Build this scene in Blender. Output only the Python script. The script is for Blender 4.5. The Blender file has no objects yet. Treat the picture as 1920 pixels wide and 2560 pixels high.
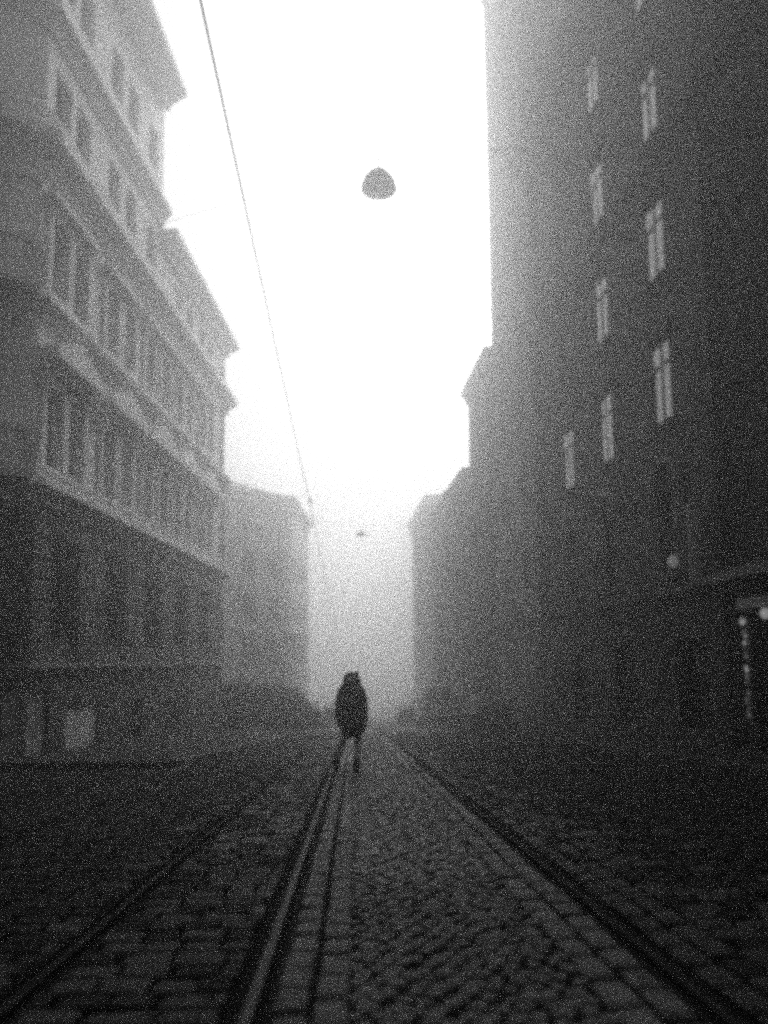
import bpy, bmesh, math, random
from mathutils import Vector, Matrix

random.seed(7)
sc = bpy.context.scene
COL = sc.collection
EYE = 1.02           # camera height above the street where it stands
SL = 0.0633          # the street falls away from the camera

# ------------------------------------------------------------------ camera
cam_d = bpy.data.cameras.new("camera")
cam = bpy.data.objects.new("camera", cam_d)
COL.objects.link(cam)
cam_d.sensor_fit = 'HORIZONTAL'
cam_d.sensor_width = 36.0
cam_d.lens = 1850 / 1920 * 36.0
cam_d.shift_y = 0.0914
cam_d.clip_start = 0.05
cam_d.clip_end = 2000
cam.matrix_world = (Matrix.Translation((0, 0, EYE)) @ Matrix.Rotation(math.radians(96.0), 4, 'X')
                    @ Matrix.Rotation(math.radians(-0.6), 4, 'Z'))
cam_d.dof.use_dof = True
cam_d.dof.focus_distance = 6.5
cam_d.dof.aperture_fstop = 0.95
sc.camera = cam

# ------------------------------------------------------------------ sky, sun, exposure
SUN_EL, SUN_AZ = math.radians(38), math.radians(25)     # ahead and to the right of the street
world = bpy.data.worlds.new("World")
sc.world = world
world.use_nodes = True
nt = world.node_tree
bg = nt.nodes['Background']
sky = nt.nodes.new('ShaderNodeTexSky')
sky.sky_type = 'NISHITA'
sky.sun_disc = False
sky.sun_elevation = SUN_EL
sky.sun_rotation = SUN_AZ
sky.air_density = 1.0
sky.dust_density = 10.0    # the limit: a thick pale sky
bw = nt.nodes.new('ShaderNodeRGBToBW')
nt.links.new(sky.outputs[0], bw.inputs[0])
nt.links.new(bw.outputs[0], bg.inputs[0])
bg.inputs[1].default_value = 0.15
sun_d = bpy.data.lights.new("sun", 'SUN')
sun_d.energy = 1.5
sun_d.angle = math.radians(25)
sun = bpy.data.objects.new("sun", sun_d)
COL.objects.link(sun)
to_sun = Vector((math.sin(SUN_AZ) * math.cos(SUN_EL), math.cos(SUN_AZ) * math.cos(SUN_EL), math.sin(SUN_EL)))
sun.rotation_euler = to_sun.to_track_quat('Z', 'Y').to_euler()
sun.location = (0, 0, 60)
vs = sc.view_settings
vs.view_transform = 'Standard'
vs.look = 'None'
vs.gamma = 1.0
vs.use_curve_mapping = False
vs.exposure = -0.08
HAZE_DENSITY = 0.022
sc.render.engine = 'CYCLES'
cy = sc.cycles
cy.use_denoising = False           # the photograph is grainy
cy.use_adaptive_sampling = False
cy.pixel_filter_type = 'BLACKMAN_HARRIS'
cy.filter_width = 4.4
cy.max_bounces = 8
cy.diffuse_bounces = 3
cy.glossy_bounces = 3
cy.volume_bounces = 5
cy.transparent_max_bounces = 4
cy.sample_clamp_indirect = 6.0
cy.caustics_reflective = False
cy.caustics_refractive = False


# ------------------------------------------------------------------ materials
def mat(name, base, rough=0.8, var=0.25, scale=3.0, bump=0.0, bscale=40.0, spec=0.5, metal=0.0, emit=0.0, streak=False):
    m = bpy.data.materials.new(name)
    m.use_nodes = True
    n = m.node_tree
    b = n.nodes['Principled BSDF']
    b.inputs['Roughness'].default_value = rough
    b.inputs['Metallic'].default_value = metal
    b.inputs['Specular IOR Level'].default_value = spec
    tc = n.nodes.new('ShaderNodeTexCoord')
    nz = n.nodes.new('ShaderNodeTexNoise')
    nz.inputs['Scale'].default_value = scale
    nz.inputs['Detail'].default_value = 6
    nz.inputs['Roughness'].default_value = 0.65
    if streak:
        mp = n.nodes.new('ShaderNodeMapping')
        mp.inputs['Scale'].default_value = (1, 1, 0.18)
        n.links.new(tc.outputs['Object'], mp.inputs[0])
        n.links.new(mp.outputs[0], nz.inputs['Vector'])
    else:
        n.links.new(tc.outputs['Object'], nz.inputs['Vector'])
    rp = n.nodes.new('ShaderNodeValToRGB')
    lo, hi = base * (1 - var), base * (1 + var)
    rp.color_ramp.elements[0].position = 0.3
    rp.color_ramp.elements[1].position = 0.7
    rp.color_ramp.elements[0].color = (lo, lo, lo, 1)
    rp.color_ramp.elements[1].color = (hi, hi, hi, 1)
    n.links.new(nz.outputs[0], rp.inputs[0])
    n.links.new(rp.outputs[0], b.inputs['Base Color'])
    if bump:
        n2 = n.nodes.new('ShaderNodeTexNoise')
        n2.inputs['Scale'].default_value = bscale
        n2.inputs['Detail'].default_value = 5
        n.links.new(tc.outputs['Object'], n2.inputs['Vector'])
        bp = n.nodes.new('ShaderNodeBump')
        bp.inputs['Strength'].default_value = bump
        bp.inputs['Distance'].default_value = 0.02
        n.links.new(n2.outputs[0], bp.inputs['Height'])
        n.links.new(bp.outputs[0], b.inputs['Normal'])
    if emit:
        b.inputs['Emission Color'].default_value = (1, 1, 1, 1)
        b.inputs['Emission Strength'].default_value = emit
    return m


def stone_mat(name, base, rough, spec):
    """Setts: every stone its own shade (object and island randomness), fine grain."""
    m = mat(name, base, rough, 0.3, 9.0, 0.5, 60.0, spec)
    n = m.node_tree
    b = n.nodes['Principled BSDF']
    rp = [x for x in n.nodes if x.type == 'VALTORGB'][0]
    ge = n.nodes.new('ShaderNodeNewGeometry')
    oi = n.nodes.new('ShaderNodeObjectInfo')
    ad = n.nodes.new('ShaderNodeMath'); ad.operation = 'ADD'
    n.links.new(ge.outputs['Random Per Island'], ad.inputs[0])
    n.links.new(oi.outputs['Random'], ad.inputs[1])
    fr = n.nodes.new('ShaderNodeMath'); fr.operation = 'FRACT'
    n.links.new(ad.outputs[0], fr.inputs[0])
    mr = n.nodes.new('ShaderNodeMapRange')
    mr.inputs['To Min'].default_value = 0.55
    mr.inputs['To Max'].default_value = 1.5
    n.links.new(fr.outputs[0], mr.inputs[0])
    mx = n.nodes.new('ShaderNodeVectorMath'); mx.operation = 'SCALE'
    n.links.new(rp.outputs[0], mx.inputs[0])
    n.links.new(mr.outputs[0], mx.inputs['Scale'])
    n.links.new(mx.outputs[0], b.inputs['Base Color'])
    r2 = n.nodes.new('ShaderNodeMapRange')
    r2.inputs['To Min'].default_value = rough - 0.1
    r2.inputs['To Max'].default_value = rough + 0.15
    n.links.new(fr.outputs[0], r2.inputs[0])
    n.links.new(r2.outputs[0], b.inputs['Roughness'])
    return m


M = dict(
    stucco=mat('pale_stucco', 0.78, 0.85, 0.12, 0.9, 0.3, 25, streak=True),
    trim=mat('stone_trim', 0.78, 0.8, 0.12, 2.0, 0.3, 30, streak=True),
    trim_dark=mat('sooty_stone_trim', 0.07, 0.8, 0.35, 2.0, 0.3, 30, streak=True),
    base_stone=mat('dark_base_stone', 0.06, 0.8, 0.4, 2.5, 0.6, 18),
    plinth=mat('plinth_stone', 0.03, 0.75, 0.4, 2.5, 0.6, 18),
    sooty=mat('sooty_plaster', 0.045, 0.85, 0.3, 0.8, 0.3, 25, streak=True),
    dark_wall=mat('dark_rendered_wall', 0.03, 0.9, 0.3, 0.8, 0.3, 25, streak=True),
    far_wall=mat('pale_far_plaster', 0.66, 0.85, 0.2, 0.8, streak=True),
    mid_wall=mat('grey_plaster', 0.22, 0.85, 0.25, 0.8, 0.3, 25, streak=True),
    roof=mat('roof_tiles', 0.07, 0.7, 0.3, 4.0, 0.4, 30),
    frame=mat('window_frame_paint', 0.16, 0.5, 0.15, 6.0),
    frame_dark=mat('dark_frame_paint', 0.05, 0.5, 0.2, 6.0),
    glass=mat('window_glass', 0.012, 0.03, 0.1, 1.0, spec=1.0),
    glass_dull=mat('dusty_window_glass', 0.02, 0.35, 0.2, 2.0, spec=0.4),
    curtain=mat('curtained_pane', 0.25, 0.4, 0.3, 3.0),
    pale=mat('pale_poster_board', 0.5, 0.7, 0.35, 5.0),
    metal=mat('dark_metal', 0.03, 0.45, 0.2, 8.0, metal=0.3),
    steel=mat('rail_steel', 0.04, 0.6, 0.3, 14.0, metal=0.0, spec=0.12),
    rust=mat('rusty_rail_steel', 0.016, 0.8, 0.3, 14.0, spec=0.06),
    groove=mat('rail_groove_dirt', 0.006, 0.9, 0.3, 8.0, spec=0.03),
    wire=mat('wire_metal', 0.02, 0.6, 0.1, 8.0),
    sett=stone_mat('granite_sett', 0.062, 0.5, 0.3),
    sett_mid=stone_mat('vignette_mid_sett', 0.022, 0.6, 0.18),  # darker copy of the sett, start of the painted vignette
    sett_dark=stone_mat('vignette_dark_sett', 0.008, 0.75, 0.1),  # darkest copy of the sett: vignette held in its colour
    cobble=stone_mat('small_cobble', 0.07, 0.5, 0.35),
    joint=mat('road_joint_dirt', 0.008, 0.9, 0.3, 12.0, 0.5, 60, spec=0.05),
    slab=stone_mat('pavement_slab', 0.02, 0.75, 0.12),
    kerb=mat('kerb_granite', 0.04, 0.6, 0.3, 8.0, 0.4, 40),
    coat=mat('black_wool_coat', 0.006, 0.9, 0.3, 12.0, 0.5, 40, spec=0.15),
    trousers=mat('dark_leggings', 0.02, 0.85, 0.3, 14.0, spec=0.2),
    boot=mat('black_leather_boot', 0.006, 0.6, 0.2, 10.0, spec=0.3),
    skin=mat('skin', 0.30, 0.6, 0.1, 8.0),
    hat=mat('black_knit_hat', 0.008, 0.95, 0.3, 30.0, 0.8, 90, spec=0.1),
    car_dark=mat('dark_car_paint', 0.02, 0.3, 0.1, 2.0),
    car_pale=mat('pale_car_paint', 0.7, 0.35, 0.1, 2.0),
    tyre=mat('tyre_rubber', 0.015, 0.85, 0.2, 20.0),
    lens=mat('lamp_lens', 0.35, 0.2, 0.1, 4.0),
    lamp_bloom=mat('lamp_shade_bloom', 0.45, 0.5, 0.15, 6.0),
    ledge=mat('worn_ledge_stone', 0.20, 0.8, 0.35, 2.0, 0.3, 30),
    shopwin=mat('shop_window_added_glow', 0.3, 0.4, 0.7, 4.0, emit=0.02),  # glow added so the unlit pale panes show
    bulb=mat('lit_bulb', 0.6, 0.4, 0.05, 4.0, emit=0.30),
    bulb_dim=mat('dim_bulb', 0.5, 0.4, 0.05, 4.0, emit=0.09),
    globe=mat('lit_globe', 0.6, 0.4, 0.05, 4.0, emit=0.11),
    signlit=mat('lit_sign_face', 0.5, 0.5, 0.3, 5.0, emit=0.035),
    awning=mat('dark_awning_cloth', 0.05, 0.9, 0.25, 5.0),
    awning_edge=mat('pale_awning_valance', 0.22, 0.9, 0.25, 5.0),
)
# shade made pale and translucent to imitate bloom around the lamp
_n = M['lamp_bloom'].node_tree
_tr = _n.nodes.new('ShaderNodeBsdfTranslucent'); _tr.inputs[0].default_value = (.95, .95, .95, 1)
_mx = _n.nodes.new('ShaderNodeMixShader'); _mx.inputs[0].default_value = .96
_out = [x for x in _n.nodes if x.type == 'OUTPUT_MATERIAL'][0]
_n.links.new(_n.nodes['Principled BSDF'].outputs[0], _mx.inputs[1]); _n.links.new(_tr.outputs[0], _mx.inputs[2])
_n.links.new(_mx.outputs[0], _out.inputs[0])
# double glazing mirrors twice
M['glass'].node_tree.nodes['Principled BSDF'].inputs['IOR'].default_value = 2.1
M['glass'].node_tree.nodes['Principled BSDF'].inputs['Coat Weight'].default_value = 1.0
M['glass'].node_tree.nodes['Principled BSDF'].inputs['Coat IOR'].default_value = 1.9
# the dirty lit sign is uneven behind its face, like the shop windows' added glow
for _k in ('signlit', 'shopwin'):
    _n = M[_k].node_tree
    _rp = [x for x in _n.nodes if x.type == 'VALTORGB'][0]
    _n.links.new(_rp.outputs[0], _n.nodes['Principled BSDF'].inputs['Emission Color'])


# ------------------------------------------------------------------ helpers
def ground(y):
    """height of the street: a steady fall that levels off far away"""
    if y <= 75:
        return -SL * y
    t = min(y, 175) - 75
    return -SL * 75 - SL * (t - t * t / 200.0)


class MB:
    def __init__(s):
        s.v, s.f = [], []

    def poly(s, pts, faces):
        k = len(s.v)
        s.v += [tuple(p) for p in pts]
        s.f += [tuple(i + k for i in f) for f in faces]

    def hexa(s, p):
        s.poly(p, [(0, 3, 2, 1), (4, 5, 6, 7), (0, 1, 5, 4), (1, 2, 6, 5), (2, 3, 7, 6), (3, 0, 4, 7)])

    def box(s, fr, a0, a1, b0, b1, z0, z1):
        s.hexa([fr(a0, b0, z0), fr(a1, b0, z0), fr(a1, b1, z0), fr(a0, b1, z0),
                fr(a0, b0, z1), fr(a1, b0, z1), fr(a1, b1, z1), fr(a0, b1, z1)])

    def tube(s, pts, r, seg=8, cap=True):
        rs = r if isinstance(r, (list, tuple)) else [r] * len(pts)
        rings = []
        for i, p in enumerate(pts):
            p = Vector(p)
            d = Vector(pts[min(i + 1, len(pts) - 1)]) - Vector(pts[max(i - 1, 0)])
            d.normalize()
            up = Vector((0, 0, 1)) if abs(d.z) < 0.9 else Vector((0, 1, 0))
            x = d.cross(up).normalized()
            y = x.cross(d)
            rings.append([p + (x * math.cos(2 * math.pi * k / seg) + y * math.sin(2 * math.pi * k / seg)) * rs[i]
                          for k in range(seg)])
        s.rings(rings, cap)

    def rings(s, rings, cap=True):
        k = len(s.v)
        n = len(rings[0])
        for r in rings:
            s.v += [tuple(p) for p in r]
        for i in range(len(rings) - 1):
            for j in range(n):
                a, b = k + i * n + j, k + i * n + (j + 1) % n
                s.f.append((a, b, b + n, a + n))
        if cap:
            s.f.append(tuple(k + j for j in reversed(range(n))))
            s.f.append(tuple(k + (len(rings) - 1) * n + j for j in range(n)))

    def lathe(s, c, prof, seg=16):
        s.rings([[(c[0] + r * math.cos(2 * math.pi * k / seg), c[1] + r * math.sin(2 * math.pi * k / seg), c[2] + z)
                  for k in range(seg)] for r, z in prof])

    def mesh(s, name, m, smooth=False, fix=True):
        me = bpy.data.meshes.new(name)
        me.from_pydata(s.v, [], s.f)
        if fix:
            bm = bmesh.new(); bm.from_mesh(me)
            bmesh.ops.recalc_face_normals(bm, faces=bm.faces)
            bm.to_mesh(me); bm.free()
        if smooth:
            me.shade_smooth()
        me.materials.append(m)
        return me

    def build(s, name, m, parent=None, smooth=False, fix=True, **props):
        o = link(name, s.mesh(name, m, smooth, fix), **props)
        if parent is not None:
            o.parent = parent
        return o


def link(name, me, **props):
    o = bpy.data.objects.new(name, me)
    COL.objects.link(o)
    for k, v in props.items():
        o[k] = v
    return o


def thing(name, label, cat, loc=(0, 0, 0), group=None):
    o = bpy.data.objects.new(name, None)
    COL.objects.link(o)
    o.location = loc
    o.empty_display_size = 0.3
    o['label'] = label
    o['category'] = cat
    if group:
        o['group'] = group
    return o


def tag(o, label, cat, group=None):
    o['label'] = label
    o['category'] = cat
    if group:
        o['group'] = group
    return o


class Frame:
    """a along the facade, b out of it, z up (z is given relative to the eye)"""
    def __init__(s, o, e, n):
        s.o, s.e, s.n = Vector(o).to_2d(), Vector(e).to_2d().normalized(), Vector(n).to_2d().normalized()

    def __call__(s, a, b, z):
        p = s.o + s.e * a + s.n * b
        return (p.x, p.y, z + EYE)

    def matrix(s, a, b, z):
        p = s(a, b, z)
        return Matrix(((s.e.x, s.n.x, 0, p[0]), (s.e.y, s.n.y, 0, p[1]), (0, 0, 1, p[2]), (0, 0, 0, 1)))


KL, KR = 0.0285, -0.0747
LEFT = Frame((-8, 0), (KL, 1), (1, -KL))
RIGHT = Frame((8.5, 0), (KR, 1), (-1, KR))
ident = lambda a, b, z: (a, b, z)


def facade(mb, fr, a0, a1, z0, z1, holes, reveal=0.3):
    """a wall face with real openings and reveals"""
    hs = [h for h in holes if h[0] >= a0 - .01 and h[1] <= a1 + .01 and h[2] >= z0 - .01 and h[3] <= z1 + .01]
    A = sorted({a0, a1, *[h[0] for h in hs], *[h[1] for h in hs]})
    Z = sorted({z0, z1, *[h[2] for h in hs], *[h[3] for h in hs]})
    for i in range(len(A) - 1):
        for j in range(len(Z) - 1):
            ca, cz = (A[i] + A[i + 1]) / 2, (Z[j] + Z[j + 1]) / 2
            if any(h[0] < ca < h[1] and h[2] < cz < h[3] for h in hs):
                continue
            mb.poly([fr(A[i], 0, Z[j]), fr(A[i + 1], 0, Z[j]), fr(A[i + 1], 0, Z[j + 1]), fr(A[i], 0, Z[j + 1])], [(0, 1, 2, 3)])
    for h in hs:
        p = [fr(h[0], 0, h[2]), fr(h[1], 0, h[2]), fr(h[1], 0, h[3]), fr(h[0], 0, h[3]),
             fr(h[0], -reveal, h[2]), fr(h[1], -reveal, h[2]), fr(h[1], -reveal, h[3]), fr(h[0], -reveal, h[3])]
        mb.poly(p, [(0, 1, 5, 4), (1, 2, 6, 5), (2, 3, 7, 6), (3, 0, 4, 7)])


_wc = {}


def window(root, fr, h, glass='glass', frame='frame', depth=0.2, style='cross'):
    """frame (a part) with its panes (sub-parts), set back in the opening"""
    w, t = round(h[1] - h[0], 3), round(h[3] - h[2], 3)
    key = (w, t, frame, style)
    if key not in _wc:
        mb = MB()
        fw = 0.06
        mb.box(ident, 0, fw, -.06, 0, 0, t); mb.box(ident, w - fw, w, -.06, 0, 0, t)
        mb.box(ident, fw, w - fw, -.06, 0, 0, fw); mb.box(ident, fw, w - fw, -.06, 0, t - fw, t)
        cells = []
        tz = t * 0.72
        if style == 'cross':
            mb.box(ident, fw, w - fw, -.055, .012, tz - .05, tz + .05)
            mb.box(ident, w / 2 - .05, w / 2 + .05, -.055, .008, fw, tz - .05)
            mb.box(ident, w / 2 - .035, w / 2 + .035, -.055, .006, tz + .05, t - fw)
            cells = [(fw, w / 2 - .05, fw, tz - .05), (w / 2 + .05, w - fw, fw, tz - .05),
                     (fw, w / 2 - .035, tz + .05, t - fw), (w / 2 + .035, w - fw, tz + .05, t - fw)]
        elif style == 'mullion':
            mb.box(ident, w / 2 - .04, w / 2 + .04, -.055, .01, fw, t - fw)
            cells = [(fw, w / 2 - .04, fw, t - fw), (w / 2 + .04, w - fw, fw, t - fw)]
        else:
            cells = [(fw, w - fw, fw, t - fw)]
        me = mb.mesh('window', M[frame])
        panes = []
        for c in cells:
            p = MB()
            p.box(ident, c[0], c[1], -.03, -.012, c[2], c[3])
            panes.append(p)
        _wc[key] = (me, panes, {})
    me, panes, gm = _wc[key]
    if glass not in gm:
        gm[glass] = [p.mesh('pane', M[glass]) for p in panes]
    o = bpy.data.objects.new('window', me)
    COL.objects.link(o)
    o.parent = root
    mw = fr.matrix(h[0], -depth, h[2])
    o.matrix_basis = Matrix.Translation(-root.location) @ mw
    for pm in gm[glass]:
        p = bpy.data.objects.new('pane', pm)
        COL.objects.link(p)
        p.parent = o
        # old panes never sit quite true, so reflections differ from sash to sash
        p.matrix_basis = Matrix.Rotation(random.uniform(-.012, .012), 4, 'Z') @ Matrix.Rotation(random.uniform(-.008, .008), 4, 'X')
    return o


def part(mb, name, m, root, **kw):
    smooth = kw.pop('smooth', False)
    o = mb.build(name, M[m], None, smooth=smooth, **kw)
    o.parent = root
    if root.type == 'EMPTY':
        o.matrix_parent_inverse = Matrix.Translation(-root.location)
    return o


def sub(mb, name, m, parent, **kw):
    """child of a mesh whose own vertices are in world space"""
    o = mb.build(name, M[m], None, **kw)
    o.parent = parent
    return o


def sweep(mb, pts, prof):
    """profile [(out, z)] swept along a plan polyline with mitred corners; out is to the right of the walk"""
    P = [Vector(p).to_2d() for p in pts]
    nrm = []
    for i in range(len(P) - 1):
        d = (P[i + 1] - P[i]).normalized()
        nrm.append(Vector((d.y, -d.x)))
    rings = []
    for i, p in enumerate(P):
        if i == 0:
            m = nrm[0]
        elif i == len(P) - 1:
            m = nrm[-1]
        else:
            m = (nrm[i - 1] + nrm[i]).normalized()
            m = m / max(0.35, m.dot(nrm[i]))
        rings.append([(p.x + m.x * o, p.y + m.y * o, z + EYE) for o, z in prof])
    mb.rings(rings)


def cornice_prof(z0, z1, out, ins=-0.05):
    h = z1 - z0
    return [(ins, z0), (out * .25, z0), (out * .35, z0 + h * .3), (out * .55, z0 + h * .42), (out * .85, z0 + h * .6),
            (out, z0 + h * .62), (out, z1 - h * .06), (out * .93, z1), (ins, z1)]


# ------------------------------------------------------------------ ground
mb = MB()
ys = [-70, -40, -20, -8, 0, 8, 16, 24, 32, 40, 50, 60, 75, 90, 105, 120, 140, 160, 175, 260, 420]
xs = [-140, -60, -20, -8, 0, 8, 20, 60, 140]
for y in ys:
    for x in xs:
        mb.v.append((x, y, ground(y) - 0.02))
nx = len(xs)
for j in range(len(ys) - 1):
    for i in range(nx - 1):
        a = j * nx + i
        mb.f.append((a, a + 1, a + 1 + nx, a + nx))
mb.build('ground', M['joint'], kind='structure')

SX = -0.0418                                   # the tracks run slightly left of the view


def road(u, s, h=0.0):
    return Vector((u + SX * s, s, ground(s) + h))


def kerb_l(y): return -8 + KL * y + 3.9
def kerb_r(y): return 8.5 + KR * y - 2.2


# roadway bed: dark joint dirt a little above the ground sheet, far part shows worn paving
mb = MB()
yy = [-12, 0, 10, 20, 30]
for y in yy:
    mb.v.append((kerb_l(y) - .02, y, ground(y) - .008)); mb.v.append((kerb_r(y) + .02, y, ground(y) - .008))
for i in range(len(yy) - 1):
    mb.f.append((2 * i, 2 * i + 1, 2 * i + 3, 2 * i + 2))
roadway = mb.build('road', M['joint'], kind='structure')

far_road_mat = stone_mat('far_worn_setts', 0.05, 0.6, 0.15)
_n = far_road_mat.node_tree
_b = _n.nodes['Principled BSDF']
_br = _n.nodes.new('ShaderNodeTexBrick')
_br.inputs['Scale'].default_value = 4.0
_br.inputs['Color1'].default_value = (.04, .04, .04, 1)
_br.inputs['Color2'].default_value = (.06, .06, .06, 1)
_br.inputs['Mortar'].default_value = (.02, .02, .02, 1)
_tc = _n.nodes.new('ShaderNodeTexCoord')
_n.links.new(_tc.outputs['Object'], _br.inputs['Vector'])
_n.links.new(_br.outputs[0], _b.inputs['Base Color'])
mb = MB()
yy = [30, 40, 50, 60, 75, 90, 105, 120, 140, 160, 175, 400]
for y in yy:
    l, r = (kerb_l(y), kerb_r(y)) if y < 76 else (-5.0, 3.4)
    mb.v.append((l - .02, y, ground(y) + .012)); mb.v.append((r + .02, y, ground(y) + .012))
for i in range(len(yy) - 1):
    mb.f.append((2 * i, 2 * i + 1, 2 * i + 3, 2 * i + 2))
mb.build('road', far_road_mat, roadway)


def sett_mesh(name, m, k, sides=4):
    """a worn stone, 1 x 1 in plan, rounded on top"""
    rnd = random.Random(k * 13 + sides)
    mb = MB()
    if sides == 4:
        base = [(-.5, -.5), (.5, -.5), (.5, .5), (-.5, .5)]
    else:
        base = [(.55 * math.cos(2 * math.pi * (i + .5) / sides + k), .55 * math.sin(2 * math.pi * (i + .5) / sides + k)) for i in range(sides)]
    base = [(x + rnd.uniform(-.05, .05), y + rnd.uniform(-.05, .05)) for x, y in base]
    zs = [rnd.uniform(-.006, .006) for _ in base]
    r0 = [(x, y, -.012) for x, y in base]
    t = .8 if sides == 4 else .78
    h1, h2 = (.016, .027) if sides == 4 else (.014, .022)
    zs = [z * (1 if sides == 4 else .5) for z in zs]
    r1 = [(x * .98, y * .98, h1 + z) for (x, y), z in zip(base, zs)]
    r2 = [(x * t, y * t, h2 + z) for (x, y), z in zip(base, zs)]
    mb.rings([r0, r1, r2], cap=False)
    n = len(base)
    mb.f.append(tuple(range(2 * n, 3 * n)))
    return mb.mesh(name, M[m])


SETT = [sett_mesh('sett', 'sett', k) for k in range(8)]
COB = [sett_mesh('cobblestone', 'cobble', k, 5 + k % 2) for k in range(8)]
setts, cobs = [], []          # (u, s, wu, ls, rot, kind)
R_L, R_R, R_LL, R_L4 = -0.36, 1.20, -1.20, -2.76
S0, S1 = 1.9, 30.0


def column(u0, u1, length, s0, s1, off=0.0):
    s = s0 - off
    while s < s1:
        l = length * random.uniform(.86, 1.14)
        if s > s0 - .3:
            setts.append(((u0 + u1) / 2, s + l / 2, (u1 - u0) * .9, l * .86, random.uniform(-.02, .02)))
        s += l


def rows(u0, u1, w, pitch, s0, s1):
    s = s0
    k = 0
    while s < s1:
        fu0 = u0 if not callable(u0) else u0(s)
        fu1 = u1 if not callable(u1) else u1(s)
        p = pitch * random.uniform(.92, 1.08)
        u = fu0 - (w * random.random() if k % 2 else 0)
        while u < fu1 - .04:
            l = w * random.uniform(.8, 1.2)
            a, b = max(u, fu0), min(u + l, fu1)
            if b - a > .05:
                setts.append(((a + b) / 2, s + p / 2, (b - a) * .92, p * .84, random.uniform(-.025, .025)))
            u += l
        s += p
        k += 1


for u0, u1, off in ((R_L + .075, R_L + .205, 0), (R_L + .215, R_L + .35, .11), (R_R - .35, R_R - .215, 0), (R_R - .205, R_R - .075, .11)):
    column(u0, u1, .235, S0, S1, off)
main_setts, setts = setts, []
rows(R_LL + .07, R_L - .085, .2, .145, S0, S1)
column(R_R + .085, R_R + .22, .235, S0, S1, .06)
column(R_R + .23, R_R + .36, .235, S0, S1, .02)
mixed, setts = setts, []
rows(R_L4 + .07, R_LL - .07, .2, .145, S0 + .6, S1)
rows(lambda s: kerb_l(s) - SX * s + .02, R_L4 - .07, .2, .145, 5, S1)
rows(R_R + .37, lambda s: kerb_r(s) - SX * s - .02, .2, .145, S0 + .3, S1)
outer, setts = setts, []
# stones darken one by one towards the kerbs: a vignette painted in their colour
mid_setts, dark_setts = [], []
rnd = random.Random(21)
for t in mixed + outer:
    e = max(R_L - t[0], t[0] - R_R)          # distance outside the undarkened track bed
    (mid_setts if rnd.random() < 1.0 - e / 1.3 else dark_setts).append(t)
setts = main_setts
s = S0
k = 0
while s < S1:
    p = .082
    u = R_L + .36 + (.041 if k % 2 else 0)
    while u < R_R - .37:
        # laid in shallow fans
        cobs.append((u + random.uniform(-.017, .017), s + .05 * math.cos((u - R_L - .36) * 6) + random.uniform(-.017, .017),
                     .082 * random.uniform(.75, 1.15), .08 * random.uniform(.75, 1.15), random.uniform(-1.5, 1.5)))
        u += p
    s += p * .95
    k += 1


def in_view(u, s):
    p = road(u, s)
    return abs(p.x / max(s, .1)) < .54 and s > 2.25


def lay(lst, meshes, name, m, n_own):
    own = sorted([t for t in lst if in_view(t[0], t[1])], key=lambda t: -(t[2] * t[3]) / t[1] ** 3)[:n_own]
    ids = {id(t) for t in own}
    slope = Matrix.Rotation(-math.atan(SL), 4, 'X')
    for t in own:
        p = road(t[0], t[1], random.uniform(-.003, .003))
        o = bpy.data.objects.new(name, random.choice(meshes))
        COL.objects.link(o)
        o.parent = roadway
        o.matrix_basis = (Matrix.Translation(p) @ slope @ Matrix.Rotation(t[4] + math.atan(-SX), 4, 'Z')
                          @ Matrix.Rotation(random.uniform(-.03, .03), 4, 'X') @ Matrix.Rotation(random.uniform(-.03, .03), 4, 'Y')
                          @ Matrix.Diagonal((t[2], t[3], 1, 1)))
    V, F = [], []
    tm = [([v.co.copy() for v in me.vertices], [tuple(f.vertices) for f in me.polygons]) for me in meshes]
    for t in lst:
        if id(t) in ids:
            continue
        vs_, fs_ = random.choice(tm)
        p = road(t[0], t[1], random.uniform(-.003, .003))
        c, sn = math.cos(t[4] + .0418), math.sin(t[4] + .0418)
        tx, ty = random.uniform(-.03, .03), random.uniform(-.03, .03)
        k = len(V)
        for v in vs_:
            x, y = v.x * t[2], v.y * t[3]
            X, Y = x * c - y * sn, x * sn + y * c
            V.append((p.x + X, p.y + Y, p.z + v.z - SL * Y + X * tx + Y * ty))
        F += [tuple(i + k for i in f) for f in fs_]
    me = bpy.data.meshes.new(name)
    me.from_pydata(V, [], F)
    me.materials.append(M[m])
    o = link(name, me)
    o.parent = roadway
    o['kind'] = 'stuff'


lay(setts, SETT, 'sett', 'sett', 200)
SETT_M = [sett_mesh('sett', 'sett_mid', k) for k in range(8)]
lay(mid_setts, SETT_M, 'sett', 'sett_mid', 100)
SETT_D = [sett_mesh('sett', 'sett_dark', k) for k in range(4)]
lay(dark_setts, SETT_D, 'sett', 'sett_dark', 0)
lay(cobs, COB, 'cobblestone', 'cobble', 300)

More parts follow.
